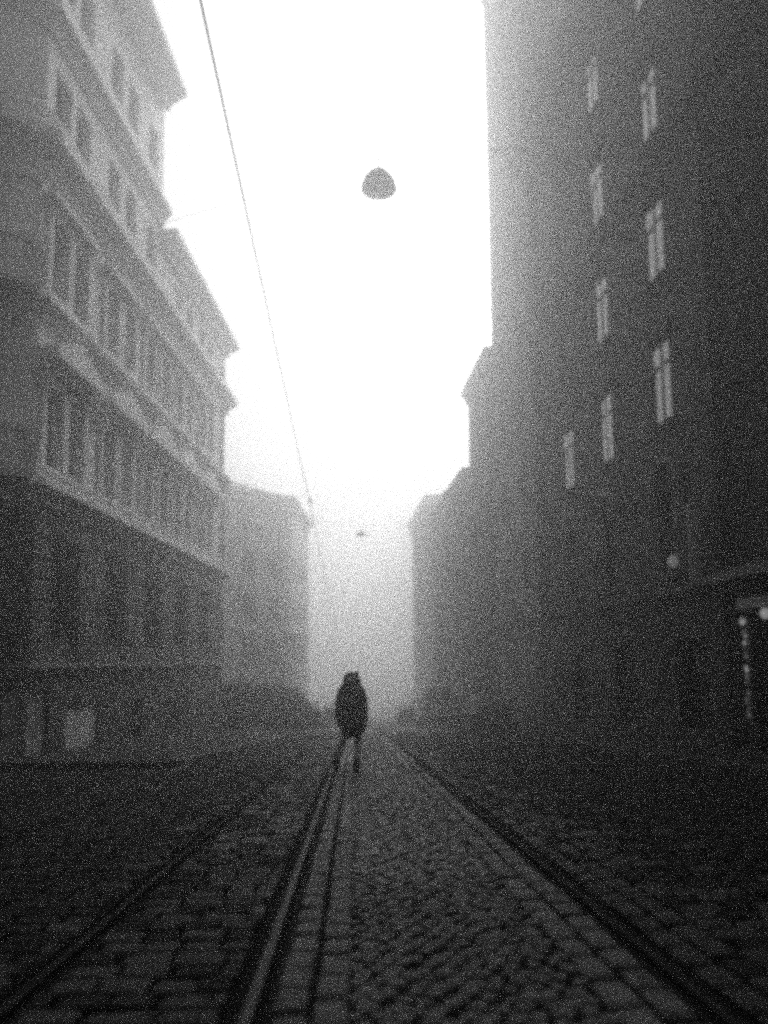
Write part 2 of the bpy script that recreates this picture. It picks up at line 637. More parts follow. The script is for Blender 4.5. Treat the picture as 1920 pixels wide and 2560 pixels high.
# pavements with kerb stones
for side in (0, 1):
    kf = kerb_l if side == 0 else kerb_r
    ff = (lambda y: -8 + KL * y) if side == 0 else (lambda y: 8.5 + KR * y)
    runs = [(13.6, 32.6), (46, 75)] if side == 0 else [(2, 75)]
    mb = MB()
    for r0, r1 in runs:
        n = max(1, int((r1 - r0) / 3))
        st = [r0 + (r1 - r0) * i / n for i in range(n + 1)]
        sg = -1 if side == 0 else 1
        rings = []
        for y in st:
            x0, x1 = kf(y) + sg * .15, ff(y) + sg * 2
            rings.append([(x0, y, ground(y) - .05), (x1, y, ground(y) - .05), (x1, y, ground(y) + .10), (x0, y, ground(y) + .10)])
        mb.rings(rings)
    pv = mb.build('pavement', M['joint'], kind='structure')
    mb = MB()
    rnd = random.Random(3 + side)
    for r0, r1 in runs:
        y = r0
        while y < min(r1, 42):
            x0, x1 = sorted((kf(y) + (-.16 if side == 0 else .16), ff(y)))
            x = x0 - rnd.random() * .3
            while x < x1:
                a, b = max(x, x0), min(x + .48, x1)
                if b - a > .05:
                    h = .10 + rnd.uniform(.006, .014)
                    g0, g1 = ground(y), ground(y + .48)
                    mb.hexa([(a + .008, y + .008, g0 + .08), (b - .008, y + .008, g0 + .08), (b - .008, y + .472, g1 + .08), (a + .008, y + .472, g1 + .08),
                             (a + .008, y + .008, g0 + h), (b - .008, y + .008, g0 + h), (b - .008, y + .472, g1 + h), (a + .008, y + .472, g1 + h)])
                x += .48
            y += .48
    o = mb.build('paving_slab', M['slab'], None, kind='stuff')
    o.parent = pv
    for r0, r1 in runs:
        y = r0
        while y < r1 - .1:
            L = min(rnd.uniform(.9, 1.2), r1 - y)
            x0, x1 = sorted((kf(y), kf(y) + (-.15 if side == 0 else .15)))
            g0, g1 = ground(y), ground(y + L)
            dx = kf(y + L) - kf(y)
            mb = MB()
            h = .125 + rnd.uniform(-.006, .006)
            q = .012
            mb.hexa([(x0, y + q, g0 - .05), (x1, y + q, g0 - .05), (x1 + dx, y + L - q, g1 - .05), (x0 + dx, y + L - q, g1 - .05),
                     (x0 + .01, y + q, g0 + h), (x1 - .01, y + q, g0 + h), (x1 + dx - .01, y + L - q, g1 + h), (x0 + dx + .01, y + L - q, g1 + h)])
            o = mb.build('kerb_stone', M['kerb'])
            o.parent = pv
            y += L

# tram rails: head, groove, keeper lip
RAILS = [(R_L, 'tram rail running up to the left foot of the walking person'),
         (R_R, 'tram rail on the right of the small cobbles, curving off into the fog'),
         (R_LL, 'dark tram rail left of the one the person walks beside'),
         (R_L4, 'faint tram rail nearest the left kerb')]
RAILS[1] = (R_R, 'tram rail bordering the small cobbles on their right side')
for u, lab in RAILS:
    t = thing('tram_rail', lab, 'rail', tuple(road(u, 1.0)), 'tram rails set in the cobbles')
    for nm, m, w0, w1, h0, h1 in (('rail_head', 'steel' if u == R_L else 'rust', -.02, .018, -.05, .022), ('groove', 'groove', .02, .062, -.05, -.004), ('rail_lip', 'rust', .062, .074, -.05, .016)):
        mb = MB()
        sg = 1 if u in (R_L, R_L4) else -1
        rings = []
        for s in [-2, 8, 20, 30, 45, 60, 75, 85, 95, 110]:
            p = road(u, s)
            lift = .02 if s >= 30 else 0
            xs_ = (p.x + sg * w0, p.x + sg * w1)
            rings.append([(xs_[0], s, p.z + h0), (xs_[1], s, p.z + h0), (xs_[1], s, p.z + h1 + lift), (xs_[0], s, p.z + h1 + lift)])
        mb.rings(rings)
        part(mb, nm, m, t)


# ------------------------------------------------------------------ left corner block
def corner_block():
    D0, D1, DT = 15.6, 32.3, 23.5
    C0 = Vector(LEFT(D0, 0, 0)[:2])
    END = Vector(LEFT(D1, 0, 0)[:2])
    ch = Frame(C0, (-.7071, -.7071), (.7071, -.7071))
    CL = 3.2
    C1 = Vector(ch(CL, 0, 0)[:2])
    root = thing('apartment_building', 'ornate pale corner apartment building on the left with hooded windows and a corner balcony',
                 'building', (C0.x, C0.y, ground(D0)))
    f = lambda d: d          # along LEFT, a is close to the distance d
    starts = [16.0, 17.1, 19.1, 20.35, 22.1, 23.35, 25.1, 26.35, 28.1, 29.35]
    starts[5] = 23.6
    W = .82
    rows_ = [(4.35, 6.25, 'cross'), (8.35, 10.2, 'cross'), (12.6, 13.9, 'mullion'), (16.0, 17.35, 'mullion')]
    holes = []
    for st in starts:
        for r, (z0, z1, sty) in enumerate(rows_):
            if r >= 2 and st > 22.2:
                continue
            holes.append((st, st + W, z0, z1, sty))
    for st in starts[6:]:
        holes.append((st, st + W, 12.5, 13.3, 'single'))
    H = [h[:4] for h in holes]
    mb = MB()
    facade(mb, LEFT, D0, DT, 3.7, 18.9, H)
    facade(mb, LEFT, DT, D1, 3.7, 13.9, H)
    # chamfer
    cw = 1.15
    chole = [(1.02, 1.02 + cw, 4.15, 6.45), (1.02, 1.02 + cw, 8.2, 10.3), (1.02, 1.02 + cw, 12.5, 13.95), (1.02, 1.02 + cw, 16.0, 17.35)]
    facade(mb, ch, 0, CL, 3.7, 18.9, chole)
    # flanks and back
    B1 = Vector((C1.x - 8.5, C1.y)); B2 = Vector((END.x - 11.0, END.y)); BT = Vector((LEFT(DT, 0, 0)[0] - 10.5, LEFT(DT, 0, 0)[1]))
    PT = Vector(LEFT(DT, 0, 0)[:2])

    def quad(p, q, z0, z1):
        mb.poly([(p.x, p.y, z0 + EYE), (q.x, q.y, z0 + EYE), (q.x, q.y, z1 + EYE), (p.x, p.y, z1 + EYE)], [(0, 1, 2, 3)])
    quad(C1, B1, -3.5, 18.9); quad(B1, BT, -3.5, 18.9); quad(BT, PT, 13.0, 18.9); quad(BT, B2, -3.5, 13.9); quad(END, B2, 3.7, 13.9)
    part(mb, 'wall', 'stucco', root)
    for h in holes:
        window(root, LEFT, h[:4], 'glass_dull', 'frame_dark', .24, h[4])
    for h in chole:
        window(root, ch, h, 'glass_dull', 'frame_dark', .24, 'cross')
    # ground storey: backing wall, openings, and rusticated blocks one by one
    gh = [(c - .7, c + .7, .55, 2.85) for c in (17.2, 20.2, 23.2, 26.2, 29.2)]
    mb = MB()
    facade(mb, LEFT, D0, D1, -.2, 3.7, gh, .35)
    facade(mb, ch, 0, CL, -.2, 3.7, [(.95, 2.25, .2, 2.9)], .35)
    quad(END, B2, -3.6, 3.7)
    gf = part(mb, 'ground_storey', 'base_stone', root)
    for h in gh:
        window(root, LEFT, h, 'glass_dull', 'frame_dark', .28, 'cross')
    window(root, ch, (.95, 2.25, .2, 2.9), 'glass_dull', 'frame_dark', .28, 'cross')
    edges = [D0 + .03] + [e for h in gh for e in (h[0], h[1])] + [D1 - .03]
    bz = [-.02 + .46 * i for i in range(8)]
    cache = {}

    def block(fr, a, w, z, hgt, pr):
        key = (round(w, 2), round(hgt, 2), round(pr, 2))
        if key not in cache:
            m_ = MB()
            q = .02
            m_.rings([[(q, -.06, q), (w - q, -.06, q), (w - q, -.06, hgt - q), (q, -.06, hgt - q)],
                      [(q, pr - .03, q), (w - q, pr - .03, q), (w - q, pr - .03, hgt - q), (q, pr - .03, hgt - q)],
                      [(q + .03, pr, q + .03), (w - q - .03, pr, q + .03), (w - q - .03, pr, hgt - q - .03), (q + .03, pr, hgt - q - .03)]])
            cache[key] = m_.mesh('stone_block', M['base_stone'])
        o = bpy.data.objects.new('stone_block', cache[key])
        COL.objects.link(o)
        o.parent = root
        o.matrix_basis = Matrix.Translation(-root.location) @ fr.matrix(a, 0, z)
    for i in range(0, len(edges) - 1, 2):
        a0, a1 = edges[i], edges[i + 1]
        for j, z in enumerate(bz[:7]):
            n = max(1, round((a1 - a0) / .75))
            w = (a1 - a0) / n
            if j % 2 and n > 1:
                ws = [w / 2] + [w] * (n - 1) + [w / 2]
            else:
                ws = [w] * n
            a = a0
            for ww in ws:
                block(LEFT, a, ww, z, .46, .08)
                a += ww
    for h in gh:                                   # flat arch over each opening
        for kx in range(5):
            block(LEFT, h[0] + kx * .28, .28, 2.86, .4, .10)
    for j, z in enumerate(bz[:7]):
        for a0, a1 in ((.05, .95), (2.25, CL - .03)):
            if a1 - a0 > .2:
                block(ch, a0, a1 - a0, z, .46, .08)
    # plinth, its ledge and the openings under it
    bo = [(15.8, 16.75, -1.95, -.6), (17.6, 19.5, -2.05, -1.02), (21.2, 22.6, -2.2, -1.1), (24.8, 26.4, -2.4, -1.2)]
    mb = MB()
    facade(mb, LEFT, D0 - .05, D1, -3.6, -.2, bo, .25)
    facade(mb, ch, 0, CL, -3.6, -.2, [(.02, .82, -1.95, -.55)], .25)
    part(mb, 'plinth', 'plinth', root)
    mb = MB()
    mb.box(LEFT, bo[1][0], bo[1][1], -.12, -.06, bo[1][2], bo[1][3])
    part(mb, 'shutter', 'pale', root, label='pale shutter low in the dark plinth')
    for a0, a1 in ((15.81, 16.24), (16.3, 16.74)):
        mb = MB()
        mb.box(LEFT, a0, a1, -.14, -.08, -1.94, -.61)
        part(mb, 'shop_window', 'shopwin', root, label='pale shop window beside the corner with added glow')
    for h in bo[2:]:
        mb = MB()
        mb.box(LEFT, h[0], h[1], -.22, -.16, h[2], h[3])
        part(mb, 'cellar_window', 'glass_dull', root)
    for a0, a1 in ((.03, .41), (.45, .81)):
        mb = MB()
        mb.box(ch, a0, a1, -.16, -.1, -1.94, -.56)
        part(mb, 'shop_window', 'shopwin', root, label='pale shop window on the chamfered corner with added glow')
    mb = MB()
    mb.box(ch, .40, .46, -.12, -.06, -1.95, -.55)
    part(mb, 'window_bar', 'frame_dark', root)
    line = [C1, C0, END, END + Vector((-3, 0))]
    lineT = [C1, C0, PT - Vector((KL * .05, .05))]

    def course(name, pts, z0, z1, out, m='trim'):
        mb_ = MB()
        sweep(mb_, pts, cornice_prof(z0, z1, out))
        return part(mb_, name, m, root)
    course('ledge', line, -.28, .0, .16, 'ledge')
    course('band_course', line, 3.45, 4.0, .38)
    course('sill_course', line, 4.12, 4.32, .2)
    course('string_course', line, 7.7, 8.1, .32)
    course('cornice', lineT, 11.0, 11.9, .5)
    course('cornice', [PT, END, END + Vector((-3, 0))], 11.02, 11.88, .48)
    course('sill_course', lineT, 12.3, 12.5, .16)
    course('cornice', lineT, 14.5, 15.15, .35)
    course('eaves_cornice', lineT, 18.7, 19.45, .8)
    course('eaves_cornice', [PT, END, END + Vector((-3, 0))], 13.75, 14.5, .55)
    # window surrounds and hoods
    for k in range(0, len(starts), 2):
        a0, a1 = starts[k], starts[k + 1] + W
        for (z0, z1, hz, hh, pr) in ((4.35, 6.25, 6.55, .45, .45), (8.35, 10.2, 10.38, .26, .28)):
            for st in (starts[k], starts[k + 1]):
                mb = MB()
                o4 = [(st - .16, z0), (st + W + .16, z0), (st + W + .16, z1 + .16), (st - .16, z1 + .16)]
                i4 = [(st, z0), (st + W, z0), (st + W, z1), (st, z1)]
                P_ = [LEFT(a, .09, z) for a, z in o4] + [LEFT(a, .09, z) for a, z in i4] + [LEFT(a, -.02, z) for a, z in o4] + [LEFT(a, -.02, z) for a, z in i4]
                mb.poly(P_, [(1, 2, 6, 5), (2, 3, 7, 6), (3, 0, 4, 7), (9, 10, 2, 1), (10, 11, 3, 2), (11, 8, 0, 3), (5, 6, 14, 13), (6, 7, 15, 14), (7, 4, 12, 15),
                             (0, 8, 12, 4), (1, 9, 13, 5)])
                part(mb, 'window_surround', 'trim', root)
                mb = MB()
                mb.box(LEFT, st - .2, st + W + .2, -.02, .14, z0 - .14, z0 - .003)
                part(mb, 'window_sill', 'trim', root)
            mb = MB()
            m0, m1 = a0 - .3, a1 + .3
            mb.box(LEFT, m0 + .1, m1 - .1, -.02, pr * .55, hz, hz + hh * .45)
            mb.box(LEFT, m0, m1, -.02, pr, hz + hh * .45, hz + hh)
            if hh > .4:                             # low triangular pediment
                mid = (m0 + m1) / 2
                p = [LEFT(m0, -.02, hz + hh), LEFT(m1, -.02, hz + hh), LEFT(mid, -.02, hz + hh + .55),
                     LEFT(m0, pr * .9, hz + hh), LEFT(m1, pr * .9, hz + hh), LEFT(mid, pr * .9, hz + hh + .55)]
                mb.poly(p, [(3, 4, 5), (0, 2, 1), (0, 1, 4, 3), (1, 2, 5, 4), (2, 0, 3, 5)])
            hood = part(mb, 'pediment' if hh > .4 else 'window_hood', 'trim', root)
            if hh > .4:
                for ca in (m0 + .18, m1 - .38):
                    mb = MB()
                    mb.rings([[LEFT(ca, -.02, hz - .5), LEFT(ca + .2, -.02, hz - .5), LEFT(ca + .2, .1, hz - .5), LEFT(ca, .1, hz - .5)],
                              [LEFT(ca, -.02, hz - .25), LEFT(ca + .2, -.02, hz - .25), LEFT(ca + .2, .22, hz - .2), LEFT(ca, .22, hz - .2)],
                              [LEFT(ca, -.02, hz - .002), LEFT(ca + .2, -.02, hz - .002), LEFT(ca + .2, .38, hz - .002), LEFT(ca, .38, hz - .002)]])
                    part(mb, 'console', 'trim', root)
    # chamfer pilaster and balconies
    for z0, z1 in ((4.35, 7.65), (8.15, 10.95)):
        mb = MB()
        mb.box(ch, .12, .72, -.02, .10, z0, z1)
        mb.box(ch, .06, .78, -.02, .16, z1 - .3, z1)
        part(mb, 'pilaster', 'trim', root)
    for zb in (4.02, 8.12):
        mb = MB()
        mb.box(ch, .2, 2.85, -.02, .75, zb - .22, zb)
        mb.box(ch, .2, 2.85, .55, .73, zb + .75, zb + .88)
        mb.box(ch, .2, .4, .0, .549, zb + .75, zb + .879)
        mb.box(ch, .19, .41, .54, .74, zb, zb + .75)
        mb.box(ch, 2.64, 2.85, .54, .74, zb, zb + .75)
        for ca in (.35, 2.4):
            mb.rings([[ch(ca, 0, zb - .7), ch(ca + .25, 0, zb - .7), ch(ca + .25, .12, zb - .7), ch(ca, .12, zb - .7)],
                      [ch(ca, 0, zb - .222), ch(ca + .25, 0, zb - .222), ch(ca + .25, .6, zb - .222), ch(ca, .6, zb - .222)]])
        bal = part(mb, 'balcony', 'trim', root)
        bm_ = MB()
        bm_.lathe((0, 0, 0), [(.05, 0), (.05, .06), (.03, .1), (.065, .3), (.04, .55), (.03, .62), (.05, .69), (.05, .745)], 8)
        bme = bm_.mesh('baluster', M['trim'], True)
        spots = [ch(.54 + .21 * i, .64, zb) for i in range(10)] + [ch(.3, .12 + .2 * i, zb) for i in range(3)]
        for sp in spots:
            o = bpy.data.objects.new('baluster', bme)
            COL.objects.link(o)
            o.parent = bal
            o.matrix_basis = Matrix.Translation(sp)
    # roofs
    mb = MB()
    z = 19.45 + EYE
    def P3(v, zz): return (v.x, v.y, zz)
    mb.poly([P3(C1, z), P3(C0, z), P3(PT, z), P3(BT, z), P3(B1, z), P3(C0 + Vector((-4.5, 1)), z + 2.5), P3(PT + Vector((-4.5, -2)), z + 2.5)],
            [(0, 1, 5), (1, 2, 6, 5), (2, 3, 6), (3, 4, 5, 6), (4, 0, 5)])
    part(mb, 'roof', 'roof', root)
    mb = MB()
    z = 14.5 + EYE
    mb.poly([P3(PT, z), P3(END, z), P3(B2, z), P3(BT, z), P3(PT + Vector((-5, 0.02)), z + 2.2), P3(END + Vector((-5, -.02)), z + 2.2)],
            [(0, 1, 5, 4), (1, 2, 5), (2, 3, 4, 5), (3, 0, 4)])
    part(mb, 'roof', 'roof', root)
    # downpipe near the far end
    mb = MB()
    mb.tube([LEFT(31.7, .09, 13.0), LEFT(31.7, .09, 4.05)], .06)
    part(mb, 'downpipe', 'metal', root)


corner_block()


# ------------------------------------------------------------------ plain street buildings
def terrace(label, fr, d0, d1, ztop, cols, rowz, w, h, wall='sooty', depth=11.0, glass='glass', frame='frame', style='cross',
            eave=(.7, .5), strings=(), ground_holes=(), trim='trim_dark', roof_rise=2.5, row0=None, zbase=None, hoods=True, name='apartment_building', group=None):
    base = fr(d0, 0, 0)
    root = thing(name, label, 'building', (base[0], base[1], ground(d0)), group)
    zb = (ground(d1) - EYE - .6) if zbase is None else zbase
    holes = []
    for c in cols:
        for z in rowz:
            holes.append((c - w / 2, c + w / 2, z, z + h))
    mb = MB()
    facade(mb, fr, d0, d1, zb, ztop, holes + [g[:4] for g in ground_holes])
    def q(a0, b0, a1, b1):
        mb.poly([fr(a0, b0, zb), fr(a1, b1, zb), fr(a1, b1, ztop), fr(a0, b0, ztop)], [(0, 1, 2, 3)])
    q(d0, 0, d0, -depth); q(d0, -depth, d1, -depth); q(d1, -depth, d1, 0)
    part(mb, 'wall', wall, root)
    for i, hh in enumerate(holes):
        g = glass
        if row0 and (abs(hh[2] - rowz[0]) < .01 or hh[0] > 27 or (hh[0] > 24 and hh[2] > 7)):
            g = row0
        window(root, fr, hh, g, frame, .17 if g == 'glass_dull' else .03, style)
        if hoods:
            mb = MB()
            mb.box(fr, hh[0] - .12, hh[1] + .12, -.02, .12, hh[2] - .14, hh[2] - .003)
            part(mb, 'window_sill', trim, root)
            mb = MB()
            mb.box(fr, hh[0] - .18, hh[1] + .18, -.02, .16, hh[3] + .12, hh[3] + .3)
            if not (row0 and abs(hh[2] - rowz[0]) < .01):
                part(mb, 'window_hood', trim, root)
    for g in ground_holes:
        window(root, fr, g[:4], g[4], 'frame_dark', .25, 'cross')
    def course(nm, z0, z1, out, m):
        mb_ = MB()
        prof = cornice_prof(z0, z1, out)
        mb_.rings([[fr(a, o, z) for o, z in prof] for a in (d0 + .002, d1 - .002)])
        part(mb_, nm, m, root)
    if eave:
        course('cornice', ztop - eave[1], ztop + .25, eave[0], trim)
    for z, t, o in strings:
        course('string_course', z, z + t, o, trim)
    mb = MB()
    mb.poly([fr(d0, 0, ztop + .2), fr(d1, 0, ztop + .2), fr(d1, -depth, ztop + .2), fr(d0, -depth, ztop + .2),
             fr(d0 + .3, -depth / 2, ztop + roof_rise), fr(d1 - .3, -depth / 2, ztop + roof_rise)],
            [(0, 1, 5, 4), (1, 2, 5), (2, 3, 4, 5), (3, 0, 4)])
    rf = part(mb, 'roof', 'roof', root)
    mb = MB()
    a = d0 + (d1 - d0) * .65
    mb.box(fr, a, a + .9, -depth / 2 - .4, -depth / 2 + .3, ztop + roof_rise * .6, ztop + roof_rise + 1.2)
    o = mb.build('chimney', M[wall])
    o.parent = rf
    return root


r1_rows = [2.08 + 3.82 * i for i in range(5)]
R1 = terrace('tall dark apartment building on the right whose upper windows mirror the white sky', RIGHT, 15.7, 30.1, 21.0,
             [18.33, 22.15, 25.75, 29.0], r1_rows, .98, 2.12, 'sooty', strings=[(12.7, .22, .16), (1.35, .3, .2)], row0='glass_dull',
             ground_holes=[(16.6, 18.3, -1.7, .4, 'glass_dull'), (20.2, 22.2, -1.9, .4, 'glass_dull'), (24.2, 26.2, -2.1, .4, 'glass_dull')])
for c_ in (18.33, 22.15, 25.75, 29.0):
    mb = MB()
    zc = r1_rows[0] + 2.12
    rings = []
    for k in range(13):
        q = math.pi * k / 12
        rings.append([RIGHT(c_ + math.cos(q) * rr, b, zc + .05 + math.sin(q) * rr) for rr, b in ((.62, -.02), (.62, .12), (.8, .14), (.8, -.02))])
    mb.rings(rings)
    part(mb, 'arch_moulding', 'ledge', R1)
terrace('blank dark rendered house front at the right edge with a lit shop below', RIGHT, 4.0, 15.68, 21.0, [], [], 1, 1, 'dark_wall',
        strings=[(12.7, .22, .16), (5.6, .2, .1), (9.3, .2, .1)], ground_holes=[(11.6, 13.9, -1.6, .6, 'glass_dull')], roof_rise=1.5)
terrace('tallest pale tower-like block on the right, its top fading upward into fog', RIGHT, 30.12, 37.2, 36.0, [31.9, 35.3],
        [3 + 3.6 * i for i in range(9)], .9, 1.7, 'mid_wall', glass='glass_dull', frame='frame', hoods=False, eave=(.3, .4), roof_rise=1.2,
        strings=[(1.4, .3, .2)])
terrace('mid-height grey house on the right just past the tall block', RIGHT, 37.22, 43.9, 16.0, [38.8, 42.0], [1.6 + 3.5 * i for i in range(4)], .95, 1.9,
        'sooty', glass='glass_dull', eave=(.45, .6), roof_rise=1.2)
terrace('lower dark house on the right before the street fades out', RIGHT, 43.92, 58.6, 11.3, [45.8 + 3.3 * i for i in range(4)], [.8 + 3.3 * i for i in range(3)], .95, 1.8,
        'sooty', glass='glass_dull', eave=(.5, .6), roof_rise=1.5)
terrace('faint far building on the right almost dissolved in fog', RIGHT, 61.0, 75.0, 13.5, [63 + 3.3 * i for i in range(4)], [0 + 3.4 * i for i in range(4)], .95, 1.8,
        'far_wall', glass='glass_dull', trim='trim', eave=(.5, .6), roof_rise=1.0, zbase=-7)  # walls painted paler to stand in for fog fading


# left far corner house with a chamfered front
def far_corner():
    a = Vector((-9.7, 47.8)); b = Vector((-6.5, 51.0))
    L_ = (b - a).length
    fr = Frame(a, b - a, (.7071, -.7071))
    root = thing('corner_house', 'foggy corner house across the side street on the left with square dark windows', 'building', (a.x, a.y, ground(48)))
    zb, zt = -5.5, 11.2
    mb = MB()
    h1 = [(c, c + 1.25, z, z + 1.8) for c in (.6, 2.6) for z in (-.2, 2.6, 5.5)]
    facade(mb, fr, 0, L_, zb, zt, h1)
    h2 = [(c, c + 1.3, z, z + 1.8) for c in (52.2, 55.2, 58.2) for z in (-.2, 2.6, 5.5)]
    d0 = 51.02
    facade(mb, LEFT, d0, 61.0, zb, zt, h2)
    def q(p, r):
        mb.poly([(p[0], p[1], zb + EYE), (r[0], r[1], zb + EYE), (r[0], r[1], zt + EYE), (p[0], p[1], zt + EYE)], [(0, 1, 2, 3)])
    e2 = LEFT(61.0, 0, 0); e3 = LEFT(61.0, -11, 0)
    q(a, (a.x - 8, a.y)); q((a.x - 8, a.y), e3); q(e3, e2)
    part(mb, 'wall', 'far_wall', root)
    for h in h1: window(root, fr, h, 'glass_dull', 'frame_dark', .2, 'cross')
    for h in h2: window(root, LEFT, h, 'glass_dull', 'frame_dark', .2, 'cross')
    for z0, z1, o in ((1.85, 2.1, .2), (10.7, 11.4, .45)):
        mb = MB()
        sweep(mb, [a, b, Vector(e2[:2])], cornice_prof(z0, z1, o))
        part(mb, 'cornice', 'trim', root)
    mb = MB()
    z = zt + EYE + .2
    mb.poly([(a.x, a.y, z), (b.x, b.y, z), (e2[0], e2[1], z), (e3[0], e3[1], z), (a.x - 8, a.y, z), (a.x - 3.5, a.y + 4.5, z + 2.2), (e2[0] - 5, e2[1] - 2, z + 2.2)],
            [(0, 1, 5), (1, 2, 6, 5), (2, 3, 6), (3, 4, 5, 6), (4, 0, 5)])
    part(mb, 'roof', 'roof', root)


far_corner()

# the street goes on unseen behind the camera; these fronts are there to shade it
terrace('dark house front behind the viewpoint on the left', LEFT, -45.0, 2.0, 13.0, [-2 - 4 * i for i in range(3)], [4, 8], 1, 2, 'sooty', glass='glass_dull', hoods=False)
terrace('dark house front behind the viewpoint on the right', RIGHT, -45.0, 3.9, 13.0, [-2 - 4 * i for i in range(3)], [4, 8], 1, 2, 'sooty', glass='glass_dull', hoods=False)

# ------------------------------------------------------------------ shop details on the right
t = thing('wall_lamp', 'small glowing globe lamp on a bracket beside the faint curtained window', 'lamp', RIGHT(17.35, 0, 2.22))
mb = MB(); mb.tube([RIGHT(17.35, -.02, 2.5), RIGHT(17.35, .25, 2.56), RIGHT(17.35, .4, 2.42)], .02); part(mb, 'bracket', 'metal', t)
mb = MB(); c = RIGHT(17.35, .4, 2.22)
mb.lathe(c, [(.03, .16), (.075, .13), (.115, .06), (.125, 0), (.11, -.07), (.075, -.11), (.02, -.135)], 16); part(mb, 'globe', 'globe', t, smooth=True)
# curtained tall pane behind it
t = thing('hanging_sign', 'pale narrow projecting sign on the dark wall next to the globe lamp', 'sign', RIGHT(16.9, 0, 2.0))
mb = MB(); mb.box(RIGHT, 16.67, 16.75, .1, .32, 1.75, 3.5); part(mb, 'board', 'pale', t)
mb = MB()
for z in (1.85, 3.4):
    mb.box(RIGHT, 16.695, 16.725, -.02, .1, z, z + .04)
part(mb, 'bracket', 'metal', t)
t = thing('shop_awning', 'dark awning with a pale edge over the lit shop at the right edge', 'awning', RIGHT(14.0, 0, 1.5))
mb = MB()
mb.poly([RIGHT(12.0, .01, 1.85), RIGHT(15.6, .01, 1.85), RIGHT(15.6, 1.0, 1.52), RIGHT(12.0, 1.0, 1.52),
         RIGHT(12.0, .01, 1.82), RIGHT(15.6, .01, 1.82), RIGHT(15.6, 1.0, 1.49), RIGHT(12.0, 1.0, 1.49)],
        [(0, 1, 2, 3), (4, 5, 6, 7), (0, 1, 5, 4), (1, 2, 6, 5), (2, 3, 7, 6), (3, 0, 4, 7)])
part(mb, 'cloth', 'awning', t)
mb = MB(); mb.box(RIGHT, 12.0, 15.6, 1.002, 1.02, 1.44, 1.53); mb.box(RIGHT, 15.602, 15.62, .05, 1.0, 1.46, 1.52); part(mb, 'valance', 'awning_edge', t)
t = thing('shop_sign', 'dim lit sign box above the string of lights under the awning', 'sign', RIGHT(14.5, 0, 1.0))
mb = MB(); mb.box(RIGHT, 13.55, 14.95, .0, .3, .9, 1.16); part(mb, 'sign_case', 'metal', t)
mb = MB(); mb.box(RIGHT, 13.6, 14.9, .301, .315, .93, 1.13); mb.box(RIGHT, 14.951, 14.963, .04, .27, .93, 1.13); part(mb, 'sign_face', 'signlit', t)
t = thing('shop_lamp', 'round glowing lamp under the awning at the right frame edge', 'lamp', RIGHT(14.0, .3, .8))
mb = MB(); c = RIGHT(13.72, .45, .78)
mb.lathe(c, [(.02, .1), (.07, .07), (.095, 0), (.07, -.07), (.02, -.1)], 12); part(mb, 'globe', 'bulb', t, smooth=True)
mb = MB(); mb.tube([(c[0], c[1], c[2] + .1), (c[0], c[1], c[2] + .75)], .012); part(mb, 'rod', 'metal', t)
t = thing('string_lights', 'vertical string of small lit bulbs hanging down the shop pillar at right', 'string lights', RIGHT(14.62, .3, -1.3))
mb = MB(); mb.tube([RIGHT(14.62, .36, .9), RIGHT(14.62, .36, -1.3)], .008, 6); part(mb, 'cord', 'wire', t)
zz = .72
k = 0
while zz > -1.25:
    mb = MB()
    r = random.choice([.022, .03, .036, .05]) if k not in (1,) else .06
    c = RIGHT(14.62 + random.uniform(-.04, .04), .36 + random.uniform(-.02, .03), zz)
    mb.lathe(c, [(.3 * r, r), (.8 * r, .6 * r), (r, 0), (.8 * r, -.6 * r), (.3 * r, -r)], 8)
    part(mb, 'bulb', random.choice(['bulb', 'bulb_dim', 'bulb_dim']) if k != 1 else 'bulb', t, smooth=True)
    zz -= random.choice([.05, .06, .08, .1, .2])
    k += 1
t = thing('shop_pillar', 'dark slim pillar carrying the string of lights', 'pillar', RIGHT(14.62, .2, -2.0))
mb = MB(); mb.box(RIGHT, 14.5, 14.74, .02, .3, -2.2, .88); part(mb, 'shaft', 'dark_wall' if False else 'plinth', t)
mb = MB(); mb.box(RIGHT, 14.44, 14.8, .015, .34, -2.2, -1.65); part(mb, 'foot', 'plinth', t)

# downpipe at the seam between the two right-hand fronts
t = thing('downpipe', 'dark drainpipe running up the seam between the blank front and the windowed one', 'pipe', RIGHT(15.69, .1, -2))
mb = MB(); mb.tube([RIGHT(15.69, .11, 20.3), RIGHT(15.69, .11, -1.95)], .065); part(mb, 'pipe', 'metal', t)
mb = MB()
for z in range(0, 20, 3):
    mb.box(RIGHT, 15.6, 15.78, -.01, .19, z, z + .06)
part(mb, 'bracket', 'metal', t)


# ------------------------------------------------------------------ overhead wires and hanging lamps
def overhead(u, s, h): # h above the street
    p = road(u, s); return (p.x, p.y, p.z + h)


mb = MB()
mb.tube([overhead(-1.06, s, 6.0) for s in (1, 6, 12, 20, 30, 45, 60, 75)], .010, 6)
tag(mb.build('contact_wire', M['wire']), 'thin overhead tram wire running down the street against the white sky', 'wire')


